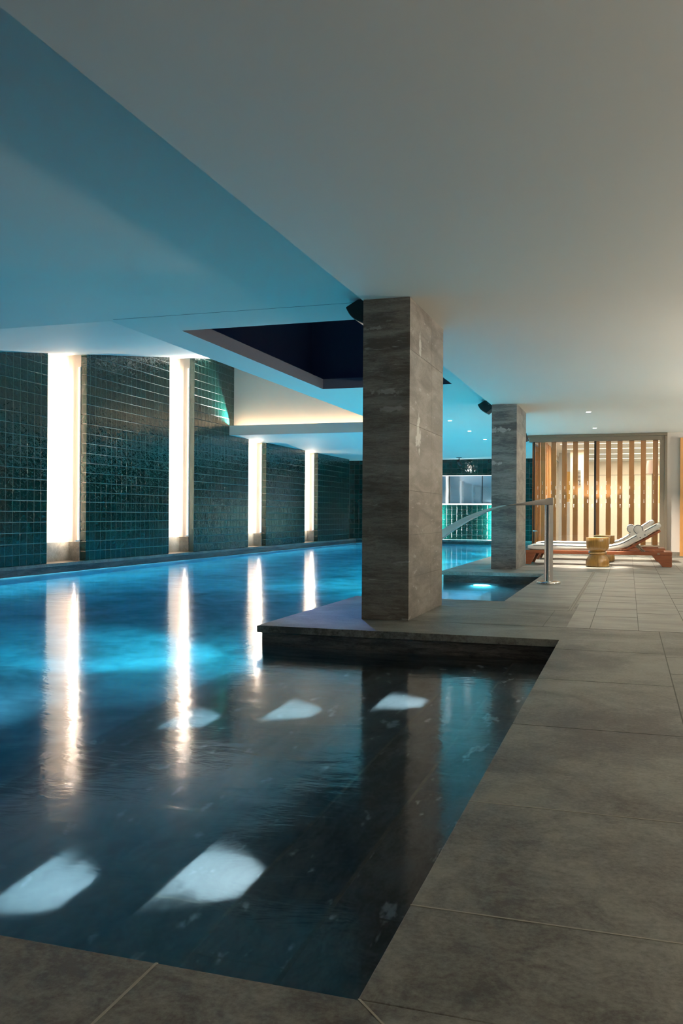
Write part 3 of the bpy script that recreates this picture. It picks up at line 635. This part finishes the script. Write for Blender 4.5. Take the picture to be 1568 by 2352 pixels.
# ------------------------------------------------------------------ loungers
def lounger(x, y, label, up=0.0, bol=0.0):
    t = thing('sun_lounger', label, 'sun lounger', (x, y, 0), 0, 'teak sun loungers before the glazed room')
    D = 0.70; xl, xr = -1.12, 1.13          # local x: world = local -0.48
    zt, zb = 0.235, 0.178
    bm = bmesh.new()
    bx(bm, xl, xr, 0, 0.035, zb, zt); bx(bm, xl, xr, D-0.035, D, zb, zt); bx(bm, xl, xl+0.05, 0.035, D-0.035, zb, zt)
    bx(bm, xr-0.10, xr, 0.035, D-0.035, 0.10, zt)
    bx(bm, -0.14, -0.08, 0.035, D-0.035, zb, zt-0.005)
    obj('frame', bm, M['teak'], t, bevel=0.006)
    for yy in (0, D-0.05):
        bm = bmesh.new(); prism(bm, [(xl, zb), (xl+0.165, zb), (xl+0.08, 0), (xl, 0)], yy, yy+0.05); obj('leg', bm, M['teak'], t, bevel=0.004)
        bm = bmesh.new(); prism(bm, [(xr, zb), (xr, 0.012), (xr-0.01, 0), (xr-0.14, 0), (xr-0.28, zb)], yy, yy+0.05); obj('leg', bm, M['teak'], t, bevel=0.006)
    bm = bmesh.new()
    for k in range(12):
        xx = xl+0.07+k*0.094; bx(bm, xx, xx+0.06, 0.035, D-0.035, zt-0.03, zt-0.008)
    obj('slats', bm, M['teak'], t)
    th = math.atan2(0.317+up, 0.526)
    hx, hz = 0.42, 0.222
    ax = Vector((math.cos(th), math.sin(th)))
    def pt(s, o): p = Vector((hx, hz))+ax*s+Vector((-ax.y, ax.x))*o; return (p.x, p.y)
    bm = bmesh.new()
    for yy in (0.04, D-0.08):
        prism(bm, [pt(0, 0), pt(0.64, 0), pt(0.64, 0.035), pt(0, 0.035)], yy, yy+0.04)
    for k in range(6):
        s = 0.06+k*0.105; prism(bm, [pt(s, 0.015), pt(s+0.06, 0.015), pt(s+0.06, 0.033), pt(s, 0.033)], 0.08, D-0.08)
    obj('backrest', bm, M['teak'], t, bevel=0.003)
    for yy in (0.10, D-0.10):
        bm = bmesh.new(); p = pt(0.23, 0.0); tube(bm, [(p[0], yy, p[1]), (0.74, yy, 0.215)], 0.008); tube(bm, [(p[0]-0.03, yy, p[1]-0.02), (0.71, yy, 0.215)], 0.005); obj('prop', bm, M['bronze'], t)
    bm = bmesh.new(); lathe(bm, [(0, 0), (0.016, 0), (0.016, 0.003), (0, 0.003)], 20); bmesh.ops.rotate(bm, verts=bm.verts[:], matrix=Matrix.Rotation(PI/2, 3, 'X'))
    bmesh.ops.scale(bm, vec=(1.5, 1, 0.5), verts=bm.verts[:]); bmesh.ops.translate(bm, vec=(0.93, -0.0, 0.205), verts=bm.verts[:]); obj('badge', bm, M['steel'], t)
    # mattress centre line: flat then a smooth bend into the slope of the backrest
    line = []; mt = 0.088
    flat_end = 0.12; bend_end = 0.50; zc0 = zt+mt/2
    for i in range(15): line.append((xl+0.03+(flat_end-xl-0.03)*i/14, zc0, 0.0))
    px, pz = flat_end, zc0; n = 14; dl = (bend_end-flat_end)/n/math.cos(th*0.5)
    for i in range(n):
        a = th*(i+0.5)/n; px += dl*math.cos(a); pz += dl*math.sin(a); line.append((px, pz, th*(i+1)/n))
    rest = 0.545
    for i in range(1, 11): line.append((px+math.cos(th)*rest*i/10, pz+math.sin(th)*rest*i/10, th))
    bm = bmesh.new(); prev = None; tops = []
    L = len(line)
    y0m, y1m = 0.015, D-0.015
    prof = []
    for j in range(12):       # rounded rectangle cross section in (y, o)
        a = 2*PI*(j+0.5)/12
    def sect(q):
        r = 0.026; pts = []
        for cy, co, a0 in ((y1m-r, mt/2-r, 0), (y0m+r, mt/2-r, PI/2), (y0m+r, -mt/2+r, PI), (y1m-r, -mt/2+r, 1.5*PI)):
            for k in range(4):
                a = a0+PI/2*k/3; pts.append((cy+r*math.cos(a), (co+r*math.sin(a))))
        return pts
    for i, (cx, cz, a) in enumerate(line):
        e = min(i, L-1-i); sc = {0: 0.62, 1: 0.93}.get(e, 1.0) if (i > 2 or i < 2) else 1
        wob = 0.0035*math.sin(i*2.4) if i > 13 else 0
        ring = []
        for yy, o in sect(0):
            oo = o*sc+(wob if o > 0 else 0); ring.append(bm.verts.new((cx-math.sin(a)*oo, yy, cz+math.cos(a)*oo)))
        if prev:
            m_ = len(ring)
            for k in range(m_): bm.faces.new((prev[k], prev[(k+1) % m_], ring[(k+1) % m_], ring[k]))
        else: bm.faces.new(ring)
        prev = ring
    bm.faces.new(prev[::-1]); mat_o = obj('mattress', bm, M['canvas'], t, smooth=True)
    bm = bmesh.new()
    for yy in (y0m+0.004, y1m-0.004):
        bm = bmesh.new(); pts = [(cx-math.sin(a)*(mt/2-0.012), yy, cz+math.cos(a)*(mt/2-0.012)) for cx, cz, a in line[1:-1]]; tube(bm, pts, 0.0055, 6); obj('piping', bm, M['navy'], mat_o)
    bm = bmesh.new(); e = line[-1]; tube(bm, [(e[0]-math.sin(th)*0.03, y0m+0.01, e[1]+math.cos(th)*0.03), (e[0]-math.sin(th)*0.03, y1m-0.01, e[1]+math.cos(th)*0.03)], 0.0055, 6)
    obj('piping', bm, M['navy'], mat_o)
    # bolster resting on the slope
    i0 = L-7 if not bol else L-8
    cx, cz, a = line[i0]; cx += math.cos(th)*bol; cz += math.sin(th)*bol
    bcx, bcz = cx-math.sin(a)*(mt/2+0.062), cz+math.cos(a)*(mt/2+0.062)
    bm = bmesh.new(); ends_ = [(0.02, 0.050), (0.028, 0.068), (0.05, 0.072), (D-0.05, 0.072), (D-0.028, 0.068), (D-0.02, 0.050)]
    tube(bm, [(bcx, yy, bcz) for yy, _ in ends_], [r for _, r in ends_], 28); bo = obj('bolster', bm, M['canvas'], t, smooth=True)
    bm = bmesh.new()
    for yy in (0.024, D-0.024):
        bm = bmesh.new(); tube(bm, [(bcx+0.068*math.cos(q), yy, bcz+0.068*math.sin(q)) for q in [2*PI*k/28 for k in range(29)]], 0.005, 6, False); obj('piping', bm, M['navy'], bo)
    bm = bmesh.new()
    A = Vector((math.cos(a), math.sin(a))); B = Vector((-math.sin(a), math.cos(a))); c0 = Vector((cx, cz))
    q = [c0+A*-0.072+B*0.055, c0+A*0.072+B*0.055, c0+A*0.072-B*0.05, c0+A*-0.072-B*0.05]
    prism(bm, [(v.x, v.y) for v in q], D-0.012, D-0.006); obj('strap', bm, M['canvas'], t)
    bm = bmesh.new(); prism(bm, [(v.x, v.y) for v in q], 0.006, 0.012); fl = obj('strap', bm, M['canvas'], t)
    for s in (-0.042, 0.042):
        bm = bmesh.new(); v = c0+A*s-B*0.02; lathe_bm = [(v.x, v.y)]
        tube(bm, [(v.x, 0.0015, v.y), (v.x, 0.006, v.y)], 0.009, 12); obj('snap', bm, M['snap'], fl)
    return t
lounger(-0.48, 14.80, 'near teak sun lounger with white navy-piped mattress beside the turned table')
lounger(-0.515, 16.52, 'far teak sun lounger with white mattress directly before the glazed wall', 0.055, -0.01)

# ------------------------------------------------------------------ glazed room
gw = thing('glazed_partition', 'bronze-framed glass wall of the slatted room behind the loungers', 'glass partition', (0, YP, 0))
XL, XR = -1.95, 0.69
bm = bmesh.new(); bx(bm, XL, XR, -0.03, 0.10, 2.30, 2.385); bx(bm, 0.583, XR, -0.03, 0.10, 0, 2.30); bx(bm, -1.86, 0.583, -0.03, 0.10, 0, 0.22); obj('frame', bm, M['bronze'], gw, bevel=0.004)
bm = bmesh.new(); bx(bm, XL-0.05, XR+0.03, -0.05, 0.10, 2.385, H0-0.003); bx(bm, 0.665, 0.72, -0.05, 0.03, 0, 2.385); obj('cornice', bm, M['bronze'], gw, bevel=0.006)
boxobj('corner_post', M['blackmetal'], (-1.862, -1.83, -0.02, 0.03, 0, 2.30), gw)
boxobj('mullion', M['blackmetal'], (-0.662, -0.622, -0.02, 0.02, 0.22, 2.30), gw)
pn1 = boxobj('glass_pane', M['glass'], (-1.83, -0.662, -0.004, 0.004, 0.22, 2.30), gw); pn2 = boxobj('glass_pane', M['glass'], (-0.622, 0.583, -0.004, 0.004, 0.22, 2.30), gw)
M['dot'] = simple('white_dot_film', (0.85, 0.85, 0.82), 0.6)
dots = {0: bmesh.new(), 1: bmesh.new()}
for k in range(27):
    X = -1.860+0.0895*k
    if abs(X+0.642) < 0.03 or X > 0.56 or X < -1.82: continue
    zs3 = (1.458, 1.273, 1.092) if k % 2 == 0 else (1.365, 1.182, 1.0)
    for z in zs3:
        for dz in (-0.024, 0, 0.024): bx(dots[0 if X < -0.64 else 1], X-0.0065, X+0.0065, -0.0055, -0.0045, z+dz-0.0065, z+dz+0.0065)
obj('safety_dots', dots[0], M['dot'], pn1); obj('safety_dots', dots[1], M['dot'], pn2)
bm = bmesh.new(); tube(bm, [(-1.86, -0.03, 0.48), (-1.80, -0.09, 0.48), (-1.77, -0.09, 0.48)], 0.012); obj('handle', bm, M['steel'], gw)
# oak battens behind the glass
for k, px0 in enumerate((-1.728, -1.513, -1.30, -1.083, -0.868, -0.66, -0.438, -0.218, 0.005, 0.228, 0.455)):
    t = boxobj('wood_batten', M['oak'], (0, 0.098, 0, 0.045, 0, 2.395)); t.location = (px0-0.0, YP+0.13, 0.04)
    where = ('leftmost', 'second', 'third', 'fourth', 'fifth', 'sixth', 'seventh', 'eighth', 'ninth', 'tenth', 'rightmost')[k]
    tag(t, 'upright oak batten behind the glass wall, %s%s of the eleven' % (where, '' if k in (0, 10) else ' from the left'), 'batten', 'oak battens behind the glass')
# side glazing running back along the pool
sg = thing('side_glazing', 'side glass wall of the slatted room, running back beside the pool', 'glass partition', (XL+0.03, YP+0.1, 0))
bm = bmesh.new(); bx(bm, 0, 0.06, 0, 9.3, 2.30, H0-0.003); bx(bm, 0, 0.06, 0, 9.3, 0, 0.10); obj('frame', bm, M['bronze'], sg)
boxobj('glass_pane', M['glass'], (0.026, 0.034, 0, 9.3, 0.10, 2.30), sg)
for k in range(10):
    t = boxobj('wood_batten', M['oak'], (0, 0.045, 0, 0.098, 0, 2.395)); t.location = (-1.80, YP+0.35+0.42*k, 0.04)
    tag(t, 'upright oak batten seen edge on along the side glass beside the pool', 'batten', 'oak battens along the side glass')
# room interior
struct(boxobj('floor', M['decktile'], (-1.95, 3.2, 18.4, 28.5, -0.05, 0.02)))
struct(boxobj('wall_room_back', M['creamroom'], (-1.95, 3.2, YF-0.1, YF+0.1, 0.02, H0)))
struct(boxobj('wall_room_side', M['creamroom'], (2.2, 2.3, 18.75, YF-0.1, 0.02, H0)))
bm = bmesh.new(); bx(bm, -1.75, -1.40, 24.0, 24.15, 0.02, H0); struct(obj('wall_room_stub', bm, M['wallgrey']))
dpn = thing('wall_panelling', 'cream panelled back wall unit seen through the glass', 'panelling', (0.35, YF-0.1, 0.02))
boxobj('board', M['creamroom'], (-1.6, 1.5, -0.03, 0, 0, 2.05), dpn)
boxobj('reveal_line', M['bronze'], [(-1.6, 1.5, -0.034, -0.03, 2.0, 2.012)]+[(x, x+0.012, -0.034, -0.03, 0, 2.0) for x in (-1.0, -0.2, 0.6, 1.2)], dpn)
vg = thing('vent_grille', 'louvred air vent on the wall of the room behind the glass', 'vent', (-1.30, 23.0, 1.55))
bm = bmesh.new(); bx(bm, 0, 0.17, 0, 0.03, 0, 0.40); obj('frame', bm, M['wallgrey'], vg)
bm = bmesh.new()
for k in range(11): bx(bm, 0.015, 0.155, -0.006, 0, 0.02+k*0.034, 0.036+k*0.034)
obj('louvres', bm, M['black'], vg)
struct(boxobj('trim_4', M['creamroom'], (-1.40, -1.02, 23.03, 23.13, 0.02, H0)))
for (x, y, z0_, z1_, w_, q) in ((-1.50, 23.4, 1.15, 1.92, 0.10, 'left, beside the air vent'), (0.66, 21.8, 1.1, 1.72, 0.22, 'right, beside the frame')):
    t = boxobj('wall_panel', M['yellow'], (0, w_, 0, 0.04, 0, z1_-z0_)); t.location = (x, y, z0_); tag(t, 'ochre yellow panel seen through the glass at the %s' % q, 'panel')
fl_ = thing('floor_lamp', 'floor lamp with pinkish tapered shade seen through the right glass pane', 'lamp', (0.50, 21.0, 0.02))
bm = bmesh.new(); lathe(bm, [(0, 0), (0.14, 0), (0.14, 0.02), (0.012, 0.03), (0.012, 1.9), (0, 1.9)], 24); obj('stand', bm, M['bronze'], fl_)
bm = bmesh.new(); lathe(bm, [(0.15, 1.72), (0.112, 2.02), (0.108, 2.02), (0.146, 1.72)], 40); obj('lamp_shade', bm, M['shade'], fl_, smooth=True)
M['roomled'] = emit('room_linear_light', (1.0, 0.86, 0.64), 3)
for k, y in enumerate((19.6, 21.0, 22.6, 24.6, 26.6)):
    t = thing('linear_light', 'slim ceiling light line crossing the room behind the glass wall', 'ceiling light', (0.2, y, H0), 0, 'light lines in the glazed room')
    boxobj('diffuser', M['roomled'], (-1.7, 1.7, -0.015, 0.015, -0.008, -0.001), t)
    lamp('AREA', (0, 0, -0.03), L_ROOM, (1, 0.84, 0.62), t, (0, 0, -1), shape='RECTANGLE', size=3.2, size_y=0.08)
t = thing('linear_light', 'added slim light line above the glass wall washing the oak battens', 'ceiling light', (-0.62, YP+0.085, H0), 0, 'light lines in the glazed room')  # light line added to brighten the batten fronts
boxobj('diffuser', M['roomled'], (-1.1, 1.1, -0.012, 0.012, -0.02, -0.003), t)
lamp('AREA', (0, -0.02, -0.03), 170, (1, 0.84, 0.62), t, (0, 0.35, -1), shape='RECTANGLE', size=2.2, size_y=0.02)
# wooden door edge at the right
dj = boxobj('door_1', M['oak'], (0.955, 1.05, 18.50, 18.60, 0, 2.33)); struct(dj)
track_spot(-2.02, 18.3, H1, 'small black spotlight with looped cable at the corner of the glazed room', (0.3, 0.3, -1), 1, True)
